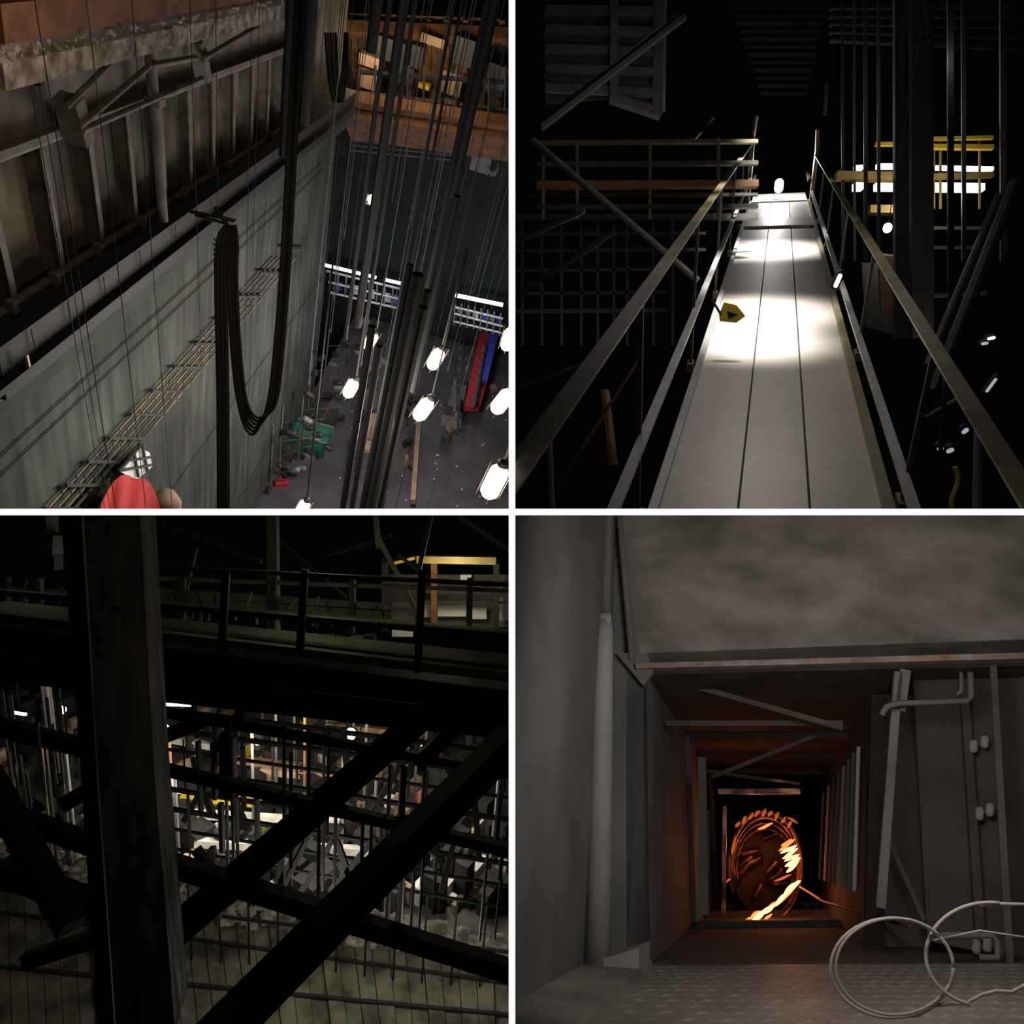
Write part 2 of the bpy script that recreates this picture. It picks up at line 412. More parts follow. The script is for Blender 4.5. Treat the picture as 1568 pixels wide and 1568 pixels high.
for i in range(40):
    fb(b,random.uniform(520,779),random.uniform(600,779),.05,.04,.02,'white',random.uniform(0,3))
b.beam(hit(640,640,FL)+up*.3,hit(630,779,FL)+up*.3,.15,.2,'tan')
b.done()
b=B('lighting_scaffold',Q)
for (x,y) in((430,700),(445,640),(470,600),(500,570),(400,720),(385,750),(520,600)):
    p=hit(x,y,FL)+lat*.5; b.tube(p,p+up*2.6,.022,'grey')
    for h in(1,2): b.tube(p+up*h,p+up*h+lat*1.0+nb*.6,.018,'dimsteel')
    b.tube(p+up*.1,p+up*2.6+lat*.8,.016,'rust')
    for j in range(5): b.capsule(p+up*random.uniform(.5,2.6)+lat*random.uniform(0,1),lat+up*random.uniform(-1,1),.3,.09,random.choice(['blacksteel','blacksteel','grey']))
for (x,y,x2,y2) in((600,540,598,640),(735,560,715,660),(690,610,690,660),(545,700,540,779),(700,560,690,700)):
    p=hit(x,y,FL)+up;q=hit(x2,y2,FL)+up
    b.beam(p,q,.08,.08,'blacksteel')
    for j in range(8): b.capsule(p.lerp(q,j/8)-up*.2,up+lat*.3,.28,.07,'grey')
b.done()
b=B('red_backdrop_cloth',Q)
xs=[150+i*6 for i in range(17)]
topy=[779,768,757,747,738,732,728,727,728,732,733,732,733,738,746,760,778]
vs=[];fs=[]
for i,x in enumerate(xs):
    o=.3+.03*math.sin(i*1.3)
    vs.append(hit(x,topy[i],W(o))); vs.append(hit(x-4,800,W(o+.02*math.sin(i))))
for i in range(16): fs.append([2*i,2*i+1,2*i+3,2*i+2])
b.add(vs,fs,'red'); b.done(True)
b=B('canvas_sack',Q)
b.capsule(hit(258,768,W(.35)),N+H*.5,.6,.17,'tan'); b.done(True)
b=B('window_1',Q)
b.prism([hit(x,y,W(.2)) for x,y in((182,722),(212,686),(226,692),(230,714),(205,735))],lat*.03,'white')
for (x,y,x2,y2) in((195,705,232,700),(205,692,212,730),(218,682,226,722),(186,720,232,712),(182,722,216,680)):
    b.beam(hit(x,y,W(.26)),hit(x2,y2,W(.26)),.03,.03,'greendark',up=lat)
b.done()
light('added_tower_fill','POINT',P(330,60,4.2),46,(1,.8,.58),.5)  # unseen fill points added to brighten the tower walls
light('added_tower_fill','POINT',P(120,300,3),14,(1,.82,.62),.5)
light('added_tower_fill','POINT',P(560,640,11),230,(.95,.96,.95),.5)
light('added_tower_fill','POINT',P(330,700,9),75,(.95,.98,.9),.4)
light('added_stage_fill','POINT',P(640,600,17),850,(1,.9,.95),.5)  # unseen fill point added to lift the tone of the stage floor

# =====================================================================
# TOP RIGHT : catwalk
# =====================================================================
Q='TR'
F=vp(1198,154); R=-vp(784-3425,454); R=(R-F*R.dot(F)).normalized(); U=R.cross(F).normalized()
if U.z<0: U=-U
L3=lambda a,b_,c:R*a+F*b_+U*c
FC=-2.3; FPn=(U,FC)
aL=hit(1010,779,FPn).dot(R); aR=hit(1350,779,FPn).dot(R)
s1=hit(1130,779,FPn).dot(R); s2=hit(1240,779,FPn).dot(R)
bEnd=hit(1195,310,FPn).dot(F)
b0=1.3
b=B('catwalk_deck',Q)
g_=.008
for a1,a2 in((aL,s1-g_),(s1+g_,s2-g_),(s2+g_,aR)):
    b.obox(L3((a1+a2)/2,(b0+bEnd)/2,FC-.02),R*(a2-a1)/2,F*(bEnd-b0)/2,U*.02,'plank')
b.obox(L3((aL+aR)/2,(b0+bEnd)/2,FC-.06),R*(aR-aL)/2,F*(bEnd-b0)/2,U*.015,'black')
bY=hit(1195,342,FPn).dot(F)
b.obox(L3((aL+aR)/2,bY,FC+.02),R*(aR-aL)/2,F*.6,U*.02,'yellow')
for a in(aL-.03,aR+.03):
    b.obox(L3(a,(b0+bEnd)/2,FC+.01),R*.03,F*(bEnd-b0)/2,U*.05,'alu' if a<0 else 'railpaint')
b.done()
b=B('catwalk_handrail',Q)
def rc(x,y,a): return hit(x,y,(R,a)).dot(U)
for a,px,pm,sg in((aL-.08,(789,722),(940,779),-1),(aR+.08,(1568,752),(1400,779),1)):
    ct=rc(*px,a); cm=rc(*pm,a)
    b.obox(L3(a,(b0+bEnd)/2,ct),R*.04,F*(bEnd-b0)/2,U*.006,'railpaint')
    b.obox(L3(a+sg*.035,(b0+bEnd)/2,ct-.035),R*.005,F*(bEnd-b0)/2,U*.035,'railpaint')
    b.obox(L3(a,(b0+bEnd)/2,cm),R*.03,F*(bEnd-b0)/2,U*.012,'alu')
    for i in range(6):
        bb=4.0+i*3.2+(.0 if sg<0 else .5)
        if bb>bEnd: break
        b.obox(L3(a+sg*.03,bb,(FC+ct)/2),R*.014,F*.016,U*(ct-FC)/2,'dimsteel')
        b.obox(L3(a+sg*.03,bb,FC+.03),R*.03,F*.08,U*.04,'railpaint')
    b.tube(L3(a+.02*sg,bEnd,FC),L3(a+.02*sg,bEnd,ct+.1),.06,'railpaint')
    b.tube(L3(a+.02*sg,bEnd,ct+.1),L3(a-.02*sg,bEnd,ct+.55),.055,'tan')
b.done()
b=B('yellow_warning_tag',Q)
bt=hit(1120,482,(U,FC+.45))
b.prism([bt+(R*x+U*z)*1.35 for x,z in((-.09,.0),(-.06,.09),(.03,.07),(.10,-.01),(.04,-.06),(-.08,-.05))],F*.03,'yellowpaint')
b.prism([bt-F*.01+(R*x+U*z)*1.3 for x,z in((-.03,.03),(.05,0),(-.02,-.03))],F*.01,'black')
b.tube(bt-R*.1,bt-R*.2+U*.15,.012,'black')
b.done()
b=B('bright_end_landing',Q)
p=L3((aL+aR)/2,bEnd+.1,FC)
b.obox(p+F*.9,R*(aR-aL)/2*1.0,F*.9,U*.03,'white')  # white slab colour carries the bright light on the end floor
b.capsule(L3(.12,bEnd+.5,FC+.35),U,.35,.11,'lampwhite')
for a in(aL,aR): b.obox(L3(a,bEnd+1,FC+.5),R*.03,F*1,U*.04,'blacksteel')
b.done()
def bz(y): return hit(1180,y,FPn).dot(F)
light('added_deck_spot','SPOT',L3(-.05,bz(480)+.2,FC+3.4),3600,(1,.95,.87),.3,aim=L3(-.05,bz(480),FC),angle=38,blend=1)  # unseen spots added overhead to make the light pools on the deck
light('added_deck_spot','SPOT',L3(-.05,bz(522)+.2,FC+3.4),3600,(1,.95,.87),.3,aim=L3(-.05,bz(522),FC),angle=30,blend=1)
light('added_deck_spot','SPOT',L3(-.05,bz(382)+.3,FC+3.4),4600,(1,.95,.87),.3,aim=L3(-.05,bz(382),FC),angle=40,blend=1)
light('landing_lamp','POINT',L3(.1,bEnd+.5,FC+.9),220,(1,.97,.92),.05)
light('added_deck_fill','POINT',L3(.05,7.5,FC+1.9),62,(1,.92,.78),.4)  # unseen fill points added to brighten the deck
light('added_deck_fill','POINT',L3(.2,4.8,FC+2.0),20,(1,.92,.9),.4)
b=B('ribbed_duct_housing',Q)
pl=9
b.prism([P(830,-10,pl),P(1015,-10,pl),P(1012,172,pl),P(940,150,pl),P(835,160,pl)],F*.4,'blacksteel')
for i in range(5):
    b.beam(P(835,15+i*30,pl-.1),P(1000,18+i*31,pl-.1),.05,.1,'dimsteel')
b.beam(P(1008,-10,pl-.1),P(1006,175,pl-.1),.08,.12,'dimsteel'); b.beam(P(935,150,pl-.1),P(1012,176,pl-.1),.1,.1,'dimsteel'); b.beam(P(940,-10,pl-.15),P(940,150,pl-.15),.06,.1,'dimsteel')
b.done()
b=B('cross_catwalk_railing',Q)
for y,d,k,w in((219,12,'railpaint',.06),(252,12,'dimsteel',.07),(284,12,'rust',.11),(318,12,'blacksteel',.07),(334,12.5,'blacksteel',.09),(360,13,'blacksteel',.06),(385,13,'blacksteel',.06),(300,13,'blacksteel',.05),(415,13,'blacksteel',.05),(450,13,'blacksteel',.05),(478,13,'blacksteel',.08)):
    b.beam(P(822 if d==12 else 789,y,d),P(1160 if y<340 else (1080 if y<400 else 1020),y-2,d),w,w,k)
for x in(832,884,995,1100): b.beam(P(x,215,12),P(x,336,12),.05,.05,'railpaint')
for x in(800,830,860,890,915,940,960,1000,1030): b.beam(P(x,330,13),P(x,530,13),.05,.05,'blacksteel')
b.done()
b=B('diagonal_steel_bracing',Q)
for x1,y1,x2,y2,d,r,k in((815,215,1068,430,8,.04,'dimsteel'),(789,455,942,352,7,.035,'blacksteel'),(1045,25,825,195,7,.05,'black'),(789,370,895,322,9,.035,'blacksteel'),(850,750,985,540,5,.012,'rust'),(925,600,938,715,5.5,.04,'rust'),(789,600,900,560,8,.05,'blacksteel'),(1555,280,1430,600,7,.06,'black'),(1530,300,1420,560,7.5,.04,'blacksteel'),(1420,640,1490,600,6,.03,'blacksteel'),(1440,690,1450,560,6,.02,'blacksteel'),(838,670,842,785,3.2,.022,'dimsteel'),(1500,650,1497,785,3.4,.022,'dimsteel'),(1040,170,1100,215,14,.05,'blacksteel'),(1090,180,1060,215,14,.05,'blacksteel')):
    b.tube(P(x1,y1,d),P(x2,y2,d*.95 if r<.1 else d),r,k,8)
b.done()
b=B('steel_columns',Q)
for x,w,d,k in((1382,.22,10,'black'),(1410,.25,9.5,'black'),(1325,.06,12,'blacksteel'),(1290,.05,13,'blacksteel'),(1345,.05,12,'blacksteel'),(1455,.08,11,'black'),(1475,.06,12,'blacksteel'),(1535,.08,12,'blacksteel'),(1308,.04,13,'dimsteel')):
    b.beam(P(x,-10,d),P(x+1,520 if k=='black' else 400,d),w,w,k,up=F)
b.done()
b=B('roof_joists',Q)
for i in range(12):
    y=12+i*12; b.beam(P(1120+i*4,y,22),P(1268-i*3,y,22),.12,.04,'blacksteel')
for i in range(5): b.beam(P(1270,15+i*12,20),P(1560,12+i*16,20),.12,.04,'dimsteel')
b.beam(P(1265,130,13),P(1263,175,13),.06,.05,'dimsteel')
b.done()
b=B('side_platform',Q)
for x1,y1,x2,y2,k,w in((1418,213,1520,211,'yellowpaint',.06),(1418,225,1520,226,'yellowpaint',.08),(1340,221,1372,221,'yellowpaint',.06),(1280,270,1405,272,'yellow',.14),(1395,272,1520,268,'yellow',.09),(1330,322,1420,322,'yellow',.14),(1375,404,1408,404,'tan',.15),(1420,455,1510,450,'dimsteel',.08),(1420,350,1520,350,'dimsteel',.06),(1420,380,1520,380,'blacksteel',.06)):
    b.beam(P(x1,y1,13),P(x2,y2,13),w,w,k)
for x1,y1,x2,y2,w in((1307,286,1320,286,.13),(1340,286,1370,286,.13),(1416,287,1505,288,.13),(1342,255,1370,255,.08),(1416,257,1520,259,.07),(1308,258,1320,257,.08)):
    b.beam(P(x1,y1,13.4),P(x2,y2,13.4),w,w,'tubedim')
for x in(1345,1430,1440,1500): b.beam(P(x,212,13.1),P(x,320,13.1),.03,.03,'yellow')
b.prism([P(1345,390,12.5),P(1370,393,12.5),P(1368,470,12.5),P(1350,485,12.5)],F*.2,'rust')
b.prism([P(1320,405,13),P(1395,405,13),P(1390,520,13),P(1325,500,13)],F*.2,'blacksteel')
b.done()
b=B('hanging_bulb',Q); c=P(1359,349,9); b.capsule(c,U,.12,.05,'lampwhite'); b.tube(c+U*.07,c+U*3,.006,'black'); b.done()
b=B('glowing_glints',Q)  # small emissive capsules as glints on the steelwork, not fixtures
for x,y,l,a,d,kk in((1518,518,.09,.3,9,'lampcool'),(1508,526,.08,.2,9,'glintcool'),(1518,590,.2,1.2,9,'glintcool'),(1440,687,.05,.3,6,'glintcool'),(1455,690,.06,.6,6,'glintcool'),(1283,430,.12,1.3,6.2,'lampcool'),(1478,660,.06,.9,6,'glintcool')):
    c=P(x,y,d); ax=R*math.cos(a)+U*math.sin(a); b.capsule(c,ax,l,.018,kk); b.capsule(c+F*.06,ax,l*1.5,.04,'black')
b.done()
b=B('yellow_hose_reel',Q)
b.path([P(1462+5*math.sin(i*.5),715+i*6,5) for i in range(13)],.018,'yellow',8); b.done()
light('platform_lamp','POINT',P(1430,300,12.3),60,(1,.9,.75),.2)
light('added_steel_fill','POINT',P(960,60,7.5),9,(.9,.85,.95),.5)  # unseen fill points added to lift the dark steelwork
light('added_steel_fill','POINT',P(930,420,10),26,(.9,.85,.9),.5)
light('added_steel_fill','POINT',P(1480,500,8.5),10,(1,.82,.68),.3)
light('added_steel_fill','POINT',P(1440,90,11),20,(.9,.85,.9),.3)

# =====================================================================
# BOTTOM LEFT : view through the grid
# =====================================================================
Q='BL'
D=vp(450,4500); Rb=-vp(-1000,870); Rb=(Rb-D*Rb.dot(D)).normalized(); Fb=D.cross(Rb).normalized()
if Fb.y<0: Fb=-Fb
b=B('timber_column',Q)
def quadcol(pix,d,dep,k):
    b.prism([P(x,y,d) for x,y in pix],Vector((-.25,.97,0))*dep,k)
quadcol([(128,780),(214,780),(236,1180),(268,1580),(178,1580),(150,1180)],3.2,.3,'oldwood')
for y in(935,1300): b.capsule(P(178 if y<1000 else 205,y,3.19),Vector((0,1,0)),.03,.014,'black')
b.done()
b=B('steel_column',Q); quadcol([(92,780),(124,780),(148,1180),(176,1580),(150,1580),(118,1100)],3.35,.3,'black'); b.done()
b=B('gantry_catwalk',Q)
def PL(h): return (D,h)
dd=6
pp=lambda x,y,o=0:P(x,y,dd+o)
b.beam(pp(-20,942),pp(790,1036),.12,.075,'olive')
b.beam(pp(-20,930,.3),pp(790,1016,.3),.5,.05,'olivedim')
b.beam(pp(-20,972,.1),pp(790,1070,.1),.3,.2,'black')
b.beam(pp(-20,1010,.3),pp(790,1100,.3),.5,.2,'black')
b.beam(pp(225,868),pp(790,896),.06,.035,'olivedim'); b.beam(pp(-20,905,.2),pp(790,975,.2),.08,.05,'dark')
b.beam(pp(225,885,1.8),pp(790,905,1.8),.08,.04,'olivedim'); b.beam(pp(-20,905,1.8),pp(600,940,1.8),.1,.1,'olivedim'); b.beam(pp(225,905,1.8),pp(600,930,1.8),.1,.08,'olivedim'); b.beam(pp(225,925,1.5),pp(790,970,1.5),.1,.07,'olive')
for x in(345,465,645): b.beam(pp(x+2,872,-.05),pp(x-6,1030 if x>600 else 1000,-.05),.04,.06,'black')
for x in(10,60,280,420,540,720): b.beam(pp(x,885,1.7),pp(x-2,970,1.7),.08,.06,'dark')
b.done()
b=B('gantry_bric_a_brac',Q)
for i in range(60):
    x=random.uniform(0,600); y=915+x*.05+random.uniform(-8,22)
    c=P(x,y,7.6); b.beam(c,c+Vector((random.uniform(-.08,.08),0,random.uniform(.08,.25))),.02,.02,random.choice(['dark','grey','olivedim','dark']))
for i in range(26):
    x=random.uniform(225,600); c=P(x,968+x*.02,7.4); b.obox(c,Vector((random.uniform(.03,.1),0,0)),Vector((0,.05,0)),Vector((0,0,random.uniform(.02,.06))),random.choice(['dark','grey','dark']))
b.done()
b=B('overhead_trusswork',Q)
for x1,y1,x2,y2,d,w,k in((418,789,420,975,9,.12,'olivedim'),(575,789,580,840,9,.06,'olive'),(580,825,640,940,8.5,.05,'olive'),(610,850,650,880,8.5,.04,'olivedim'),(430,830,530,915,10,.04,'dark'),(235,905,300,960,8,.05,'olivedim'),(300,840,285,905,9,.04,'dark'),(660,789,640,880,10,.06,'dark'),(0,862,90,862,10,.2,'dark'),(0,830,90,835,11,.3,'greendark'),(0,800,80,800,11,.3,'greendark'),(500,850,600,820,11,.06,'dark'),(700,789,790,850,11,.07,'dark'),(240,800,400,860,11,.06,'dark')):
    b.beam(P(x1,y1,d),P(x2,y2,d),w,w,k)
b.done()
b=B('lit_side_gallery',Q)
b.beam(P(605,862,12),P(640,853,12),.3,.05,'yellowpaint'); b.beam(P(640,856,12),P(760,858,12),.4,.12,'yellow')
b.prism([P(590,880,12.6),P(790,880,12.6),P(790,960,12.6),P(590,960,12.6)],Vector((0,.1,0)),'olivedim')
for x1,x2,y1,y2 in((640,665,925,945),(668,715,928,944),(718,745,930,948),(705,722,880,888),(600,632,955,975),(765,779,890,950)):
    b.prism([P(x1,y1,12.4),P(x2,y1,12.4),P(x2,y2,12.4),P(x1,y2,12.4)],Vector((0,.05,0)),'white')
for x in(590,665,760): b.beam(P(x,855,12.1),P(x,965,12.1),.12,.1,'rust' if x==665 else 'dark')
for y in(890,905,920): b.beam(P(590,y,12.1),P(790,y+3,12.1),.07,.05,'dark')
b.done()
light('side_gallery_lamp','POINT',P(690,885,11),50,(1,.87,.6),.2)
light('gantry_lamp','POINT',P(500,850,6.5),8,(1,1,.62),.3)
light('gantry_lamp','POINT',P(60,830,7),2.4,(1,1,.62),.3)
SH=13.
b=B('floor_lower_stage',Q)
b.prism([hit(x,y,PL(SH)) for x,y in((-60,1040),(800,1040),(800,1600),(-60,1600))],D*.2,'dimsteel'); b.done()
b=B('stage_set_clutter',Q)
cols=['white','beige','white','tan','grey','tan','blacksteel','blacksteel','blacksteel','black','white','dark','dark','dark','black','black','rust','black']
for i in range(620):
    x=random.uniform(-10,800); y=random.uniform(1080,1400)
    c=hit(x,y,PL(SH)); h=random.uniform(.05,.6); w=random.uniform(.04,.32)
    kk=random.choice(cols)
    if random.random()<.05: kk=random.choice(['blue','red','yellowpaint','blue']); w=.15;h=.25
    if kk in('black','dark','blacksteel'): w*=2; h*=1.6
    b.obox(c-D*h/2,Rb*w/2,Fb*random.uniform(.05,.3),D*h/2,kk)
for y,k,x1,x2 in((1215,'yellowpaint',250,400),(1160,'tan',330,470),(1245,'white',280,520),(1290,'white',300,600),(1110,'tan',500,640),(1130,'white',250,340),(1180,'beige',400,560)):
    b.beam(hit(x1,y,PL(SH-.6)),hit(x2,y+15,PL(SH-.6)),.22,.16,k)
for i in range(80):
    x=random.uniform(-10,800); y=random.uniform(1110,1400); p=hit(x,y,PL(SH)); b.tube(p,p-D*random.uniform(1.2,4),.035,random.choice(['dark','black','rust','grey','blacksteel']),6)
b.done()
b=B('stage_lamps',Q)
for x,y,r in((95,1087,.08),(537,1124,.11),(650,1141,.07),(462,1230,.05),(394,1137,.05)):
    c=P(x,y,9.5)*1.0; rr=r*.65
    b.capsule(c,D,rr*2.2,rr,'lampwhite'); b.path([c-Rb*rr*1.2,c-Rb*rr*1.3-D*rr*1.6,c+Rb*rr*1.3-D*rr*1.6,c+Rb*rr*1.2],.012,'blacksteel')
for x1,y1,x2,y2 in((240,1078,292,1080),(0,1088,40,1094),(250,1108,262,1118),(262,1212,300,1214)):
    b.beam(P(x1,y1,16),P(x2,y2,16),.05,.05,'lampwhite')
b.done()
for x,y,e in((400,1130,400),(120,1120,130),(680,1160,300),(520,1250,230),(270,1200,280)): light('stage_lamp_light','POINT',hit(x,y,PL(SH-3.2)),e,(1,.9,.74),.3)
b=B('grid_steel_beams',Q)
for x1,y1,d1,x2,y2,d2,w,k in((790,1125,5.5,320,1600,4.2,.2,'black'),(650,1095,6.2,240,1450,5,.17,'dark'),(235,1088,6,790,1185,6,.07,'black'),(240,1175,5.6,790,1305,5.6,.08,'black'),(250,1320,5.2,790,1490,5.2,.12,'black'),(245,1130,6,320,1100,6.2,.1,'dark'),(-20,1108,6,150,1150,6,.12,'black'),(-20,1185,5,110,1420,4.5,.14,'dark'),(-20,1235,5.5,160,1300,5.5,.12,'black'),(0,1330,5,180,1400,5,.14,'black'),(100,1230,5.6,240,1150,5.6,.12,'dark'),(330,1150,6,420,1010,6.4,.06,'dark'),(640,1170,6,700,1110,6,.12,'black'),(40,1470,5,200,1420,5,.1,'black'),(300,1300,5.4,360,1380,5.4,.06,'black'),(700,1190,6,620,1330,5.7,.09,'black'),(350,1130,6.2,348,1220,6.2,.11,'black'),(235,1060,6.3,790,1120,6.3,.12,'black')):
    b.beam(P(x1,y1,d1),P(x2,y2,d2),w,w,k)
b.done()
b=B('vertical_rod_lattice',Q)
for i in range(75):
    x=random.uniform(0,790); y0=random.choice([1060,1100,1175,1190]); d=random.uniform(5.6,7.4)
    p=P(x,y0+x*.12,d); b.tube(p,run_to(p,D,y0+x*.12+random.uniform(60,190)),random.choice([.010,.016,.03]),'black',6)
for i in range(8):
    y=1085+i*30; b.tube(P(240,y,7.6),P(790,y+70+i*4,7.6),random.choice([.02,.03]),'black',6)
for i in range(22):
    x=random.uniform(240,779); y=random.uniform(1100,1300); b.beam(P(x,y,7.6),P(x+random.uniform(-70,70),y+random.uniform(60,120),7.6),.06,.06,'black')
b.done()
b=B('floor_grid_deck',Q)
DH=8.
f0=hit(-60,1285,PL(DH)); f1=hit(810,1450,PL(DH)); n0=hit(-60,1640,PL(DH)); n1=hit(810,1640,PL(DH))
n=34
for i in range(n):
    a=i/n; c=(i+.95)/n; hh=D*random.uniform(-.03,.03)
    b.prism([f0.lerp(f1,a)+hh,f0.lerp(f1,c)+hh,n0.lerp(n1,c)+hh,n0.lerp(n1,a)+hh],D*.06,'board')
b.prism([f0+D*.1,f1+D*.1,n1+D*.1,n0+D*.1],D*.1,'dark')
for j in range(4):
    a=(j+.5)/4; b.beam(f0.lerp(n0,a)-D*.04,f1.lerp(n1,a)-D*.04,.04,.03,'dark',up=D)
b.done()
b=B('plaster_rubble_ridge',Q)
for i in range(700):
    a=random.random(); q=random.random()**2*.25; p=f0.lerp(f1,a).lerp(n0.lerp(n1,a),q)-D*.05
    b.lump(p,random.uniform(.03,.13),'rubble',.5)
b.done()
b=B('deck_guard_bars',Q)
for i in range(13):
    x=250+i*44; p=hit(x,1440+x*.1,PL(DH)); b.tube(p,p-D*1.3,.013,'black',6)
for h in(.7,): b.tube(hit(0,1430,PL(DH))-D*h,hit(790,1530,PL(DH))-D*h,.025,'black',6)
b.done()
light('deck_lamp','POINT',hit(460,1440,PL(DH-2.0)),46,(1,.93,.74),.3)
light('deck_lamp','POINT',hit(680,1440,PL(DH-1.4)),24,(1,.93,.78),.3)
light('deck_lamp','POINT',hit(40,1420,PL(DH-2.6)),9,(1,.92,.72),.3)
light('column_lamp','POINT',P(330,1100,2.4),1.4,(1,.88,.68),.2)

# =====================================================================
# BOTTOM RIGHT : shaft
# =====================================================================
Q='BR'
Fs=vp(1180,1320); Rs=-vp(784-3664,1234); Rs=(Rs-Fs*Rs.dot(Fs)).normalized(); Us=Rs.cross(Fs).normalized()
if Us.z<0: Us=-Us
PS=lambda o=0:(Fs,4.2+o)
h_=lambda x,y,o=0:hit(x,y,PS(o))
b=B('wall_front',Q)
b.prism([h_(930,700),h_(1700,700),h_(1700,1008),h_(985,1026)],Fs*.12,'concrete')
b.prism([h_(930,700),h_(985,1026),h_(990,1478),h_(985,1600),h_(900,1600)],Fs*.12,'bluegrey')
b.done()
b=B('wall_left_side',Q)
A0=h_(948,700);A1=h_(915,1475)
b.prism([A0,A1,A1-Fs*2.2,A0-Fs*2.2],-Rs*.1,'bluegrey')
b.done()
b=B('corner_conduit_pipe',Q)
b.path([h_(926,950,-.3),h_(924,975,-.3),h_(920,1200,-.3),h_(914,1478,-.3)],[.045,.055,.06,.065],'pipe',16)
b.tube(h_(934,700,-.3),h_(927,945,-.3),.03,'bluegrey',12); b.obox(h_(922,950,-.3),Rs*.055,Fs*.04,Us*.03,'pipe')
b.tube(h_(968,1010,-.06),h_(940,700,-.06),.02,'bluegrey',10)
b.done(True)
b=B('floor_ledge',Q)
b.prism([h_(925,1462),h_(995,1440),h_(995,1482),h_(960,1500),h_(920,1500)],-Fs*.35,'pipe')
b.prism([A1+Us*.03,h_(998,1470),h_(998,1470)-Fs*2,A1+Us*.03-Fs*2],-Us*.15,'concrete')
b.done()
b=B('opening_frame',Q)
b.beam(h_(975,1022,-.05),h_(1600,1006,-.05),.08,.03,'rustedge',up=Us)
b.prism([h_(943,1000,-.06),h_(990,1000,-.06),h_(1000,1028,-.06),h_(985,1050,-.06)],Fs*.05,'bluegrey')
b.beam(h_(1520,1010,.1),h_(1546,1480,.1),.02,.03,'shaftedge',up=Rs)
b.done()
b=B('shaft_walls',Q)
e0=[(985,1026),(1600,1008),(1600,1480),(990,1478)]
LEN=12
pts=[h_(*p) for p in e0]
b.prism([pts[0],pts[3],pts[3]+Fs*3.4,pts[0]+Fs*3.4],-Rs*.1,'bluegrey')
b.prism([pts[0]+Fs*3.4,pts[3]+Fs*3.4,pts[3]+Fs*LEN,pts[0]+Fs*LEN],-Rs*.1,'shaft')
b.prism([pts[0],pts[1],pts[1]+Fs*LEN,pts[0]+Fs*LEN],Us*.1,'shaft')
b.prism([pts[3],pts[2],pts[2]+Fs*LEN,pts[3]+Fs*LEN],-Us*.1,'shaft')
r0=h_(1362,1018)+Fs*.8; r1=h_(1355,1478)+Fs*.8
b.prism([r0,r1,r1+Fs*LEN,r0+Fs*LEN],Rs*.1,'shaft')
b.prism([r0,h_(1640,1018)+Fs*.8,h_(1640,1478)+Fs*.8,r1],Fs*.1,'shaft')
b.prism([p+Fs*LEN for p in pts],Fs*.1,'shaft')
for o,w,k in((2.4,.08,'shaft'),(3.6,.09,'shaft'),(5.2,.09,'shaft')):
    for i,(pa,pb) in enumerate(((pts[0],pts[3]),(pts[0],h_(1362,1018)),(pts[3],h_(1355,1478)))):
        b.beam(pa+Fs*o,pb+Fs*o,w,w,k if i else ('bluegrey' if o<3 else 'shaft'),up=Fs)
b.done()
b=B('shaft_bracing',Q)
for x1,y1,x2,y2,o,w,k in((1040,1045,1290,1115,.6,.04,'shaftedge'),(1020,1108,1290,1108,.8,.04,'shaftedge'),(1090,1190,1290,1110,1.0,.03,'shaft'),(1075,1160,1078,1400,1.4,.07,'bluegrey'),(1080,1180,1180,1195,2,.03,'shaft'),(1100,1212,1225,1212,2.2,.05,'copper'),(1120,1186,1225,1200,2.6,.025,'copper'),(1360,1285,1415,1410,.5,.03,'shaftedge'),(1110,1441,1230,1441,1.5,.04,'copper'),(1110,1235,1108,1400,2.8,.04,'copper'),(1085,1240,1083,1400,2.5,.03,'shaft')):
    b.beam(h_(x1,y1,o),h_(x2,y2,o),w,w*.8,k,up=Us)
b.done()
b=B('ladder_rails',Q)
for i,o in enumerate((.05,.35,.7,1.1,1.55,2.1,2.7,3.5)):
    a=r0.lerp(r1,.22)+Fs*o-Rs*.06; c=r0.lerp(r1,.80)+Fs*o-Rs*.06
    b.tube(a,c,.012,'pipe' if i%3==0 else 'bluegrey',8)
b.beam(h_(1375,1030,.1),h_(1348,1390,.1),.05,.04,'bluegrey',up=Rs); b.beam(h_(1385,1028,.12),h_(1376,1090,.12),.09,.05,'bluegrey',up=Rs)
b.done()
b=B('latch_bracket',Q)
q=lambda x,y:h_(x,y,-.02)
b.path([q(1350,1095),q(1358,1082),q(1375,1077),q(1480,1074),q(1487,1068),q(1486,1030)],.015,'bluegrey',8)
b.path([q(1472,1030),q(1472,1058),q(1465,1064)],.01,'bluegrey',8)
b.path([q(1440,1432),q(1520,1432),q(1528,1440),q(1528,1466),q(1500,1466)],.014,'bluegrey',8)
b.done(True)
b=B('hatch_door_panel',Q)
b.prism([h_(1398,1030,.45),h_(1600,1030,.45),h_(1600,1480,.45),h_(1420,1440,.45)],Fs*.05,'shaft')
b.beam(h_(1475,1040,.4),h_(1500,1440,.4),.05,.04,'shaft',up=Rs)
for x,y in((1491,1143),(1508,1136),(1500,1246),(1516,1240),(1495,1450),(1512,1447)):
    b.capsule(h_(x,y,.35),Us+Rs*.3,.07,.02,'pipe')
b.done()
b=B('checker_plate_floor',Q)
g0=h_(993,1478,-.02);g1=h_(1640,1474,-.02)
b.prism([g0,g1,g1-Fs*2.2,g0-Fs*2.2],-Us*.05,'checker')
ex=(g1-g0).normalized(); Wd=(g1-g0).length; nn=Us
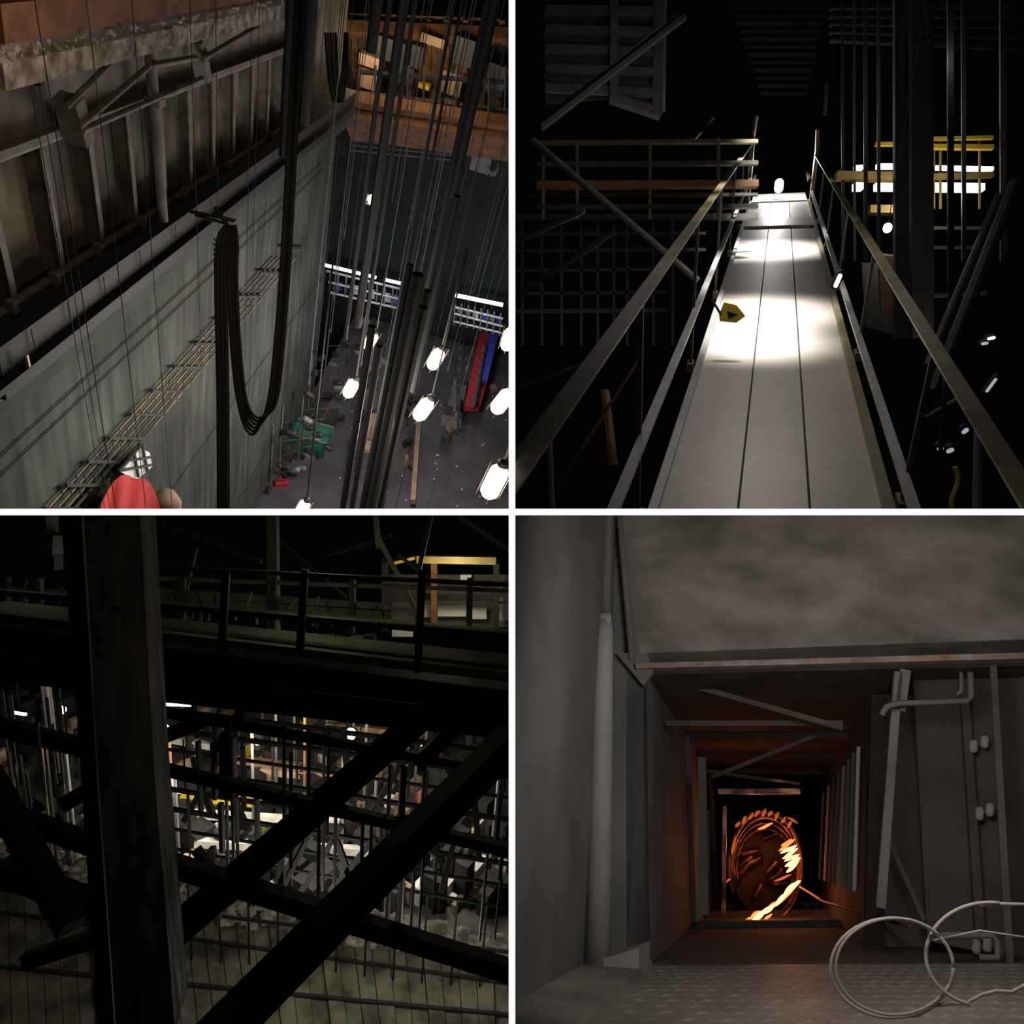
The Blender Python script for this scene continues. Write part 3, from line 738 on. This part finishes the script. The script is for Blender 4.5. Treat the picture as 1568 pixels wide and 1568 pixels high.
for i in range(30):
    for j in range(13):
        c=g0+ex*(Wd*(i+.5*(j%2))/30)-Fs*(.1+j*.12)
        s_=1 if (i+j)%2 else -1
        a=(ex*.85-Fs*.5*s_).normalized(); w=nn.cross(a)
        L_=.034
        b.add([c-a*L_,c+w*.010,c+a*L_,c-w*.010,c+nn*.006],[[0,1,4],[1,2,4],[2,3,4],[3,0,4]],'checker')
b.done()
b=B('glowing_reflection_streaks',Q)  # emissive streaks imitate lamp reflections off metal, no heater here
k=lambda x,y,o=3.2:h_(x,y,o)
def streak(x1,y1,x2,y2,r,kk='streakbright',o=3.2):
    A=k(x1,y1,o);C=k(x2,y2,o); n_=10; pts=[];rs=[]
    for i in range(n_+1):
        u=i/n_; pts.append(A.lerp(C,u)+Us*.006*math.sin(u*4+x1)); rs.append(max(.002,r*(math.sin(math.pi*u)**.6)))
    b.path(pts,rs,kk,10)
for j in range(5): streak(1192+j*3,1302+j*6,1218+j*2,1286+j*7,.014,'streakbright' if j not in(0,) else 'streakmid')
for j in range(2): streak(1202+j*2,1328+j*7,1224,1312+j*6,.016,'streakbright')
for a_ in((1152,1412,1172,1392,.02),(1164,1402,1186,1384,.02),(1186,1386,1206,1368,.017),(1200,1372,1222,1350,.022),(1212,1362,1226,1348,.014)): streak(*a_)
for a_ in((1130,1418,1160,1402,.014),(1140,1412,1170,1396,.014),(1150,1404,1165,1394,.012),(1176,1392,1196,1378,.018),(1194,1384,1214,1362,.012),(1170,1410,1182,1398,.01),(1196,1296,1212,1284,.012),(1160,1269,1184,1261,.012)): streak(*a_,'streakmid',3.26)
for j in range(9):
    x=1126+j*10; y=1262-18*math.sin(j/8*3.14); streak(x,y+6,x+7,y-5,.014,'streakdim',3.3)
for a_ in((1112,1352,1119,1345,.01),(1205,1250,1222,1262,.012),(1120,1310,1126,1280,.012),(1185,1348,1212,1340,.01)): streak(*a_,'streakdim')
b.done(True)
b=B('flexible_duct_rings',Q)
for j,o in enumerate((3.35,3.6,3.9,4.2)):
    b.path([k(1172+ (56-j*4)*math.cos(a),1328+(86-j*9)*math.sin(a),o) for a in[(i/30)*math.pi*1.5+math.pi*.85 for i in range(31)]],.018,'copper',8)
b.prism([k(1172+52*math.cos(a),1328+74*math.sin(a),4.5) for a in[i*math.pi/12 for i in range(24)]],Fs*.05,'rust')
for i in range(12):
    a=random.uniform(0,6.28); rr=random.uniform(.2,.8)
    b.capsule(k(1172+45*rr*math.cos(a),1328+66*rr*math.sin(a),4.2),Rs+Us*random.uniform(0,1.5),.2,.03,'copper')
b.path([k(1225,1358,3),k(1260,1380,2),h_(1330,1400,.9),h_(1395,1420,.4)],.009,'copper',6)
b.done(True)
light('added_streak_glow','POINT',k(1190,1310,2.95),1.1,(1,.32,.12),.05)  # points added to spread the orange glow of the reflection streaks
light('added_streak_glow','POINT',k(1180,1380,2.95),1.1,(1,.32,.12),.05)
light('added_streak_glow','POINT',k(1165,1300,3.6),4,(1,.30,.10),.05)
b=B('cable_coil',Q)
cc=lambda x,y,o=-1.55:h_(x,y,o)
def loop(cx,cy,rx,ry,a0,a1,o0,o1,n=40):
    return [cc(cx+rx*math.cos(a),cy+ry*math.sin(a),o0+(o1-o0)*i/n) for i in range(n+1) for a in[a0+(a1-a0)*i/n]]
b.path(loop(1366,1482,94,76,0,2*math.pi,-1.56,-1.6),.005,'cable',8)
b.path(loop(1370,1480,90,74,.4,5.6,-1.58,-1.62),.004,'cable',8)
b.path(loop(1515,1462,97,80,math.pi*1.55,math.pi*.6,-1.56,-1.6),.005,'cable',8)
b.path([cc(1366+94*math.cos(a)*(.2+i*.25),1556-i*6+5*math.sin(i*2),-1.56) for i,a in enumerate((.4,.3,.2,.1,0,0,0,0,0,0))],.0045,'cable',8)
b.path([cc(1500,1386),cc(1530,1384),cc(1600,1386)],.005,'cable',8)
b.path([cc(1430,1440),cc(1500,1425),cc(1600,1440)],.003,'cable',8)
b.done(True)
light('shaft_head_lamp','AREA',P(1340,900,2.1),20,(1,.92,.82),.6,aim=h_(1320,1050))
light('shaft_head_lamp','POINT',P(1120,1250,2.2),3.6,(1,.94,.93),.4)

# ---------------- world & camera
w=bpy.data.worlds.new('world'); S.world=w; w.use_nodes=True
w.node_tree.nodes['Background'].inputs[0].default_value=(.55,.45,.42,1); w.node_tree.nodes['Background'].inputs[1].default_value=.0018
cam=bpy.data.cameras.new('camera'); cam.sensor_width=36; cam.lens=36*FP/1568; cam.clip_start=.05; cam.clip_end=200
co=bpy.data.objects.new('camera',cam); S.collection.objects.link(co); co.rotation_euler=(math.radians(90),0,0); S.camera=co
S.view_settings.view_transform='Standard'
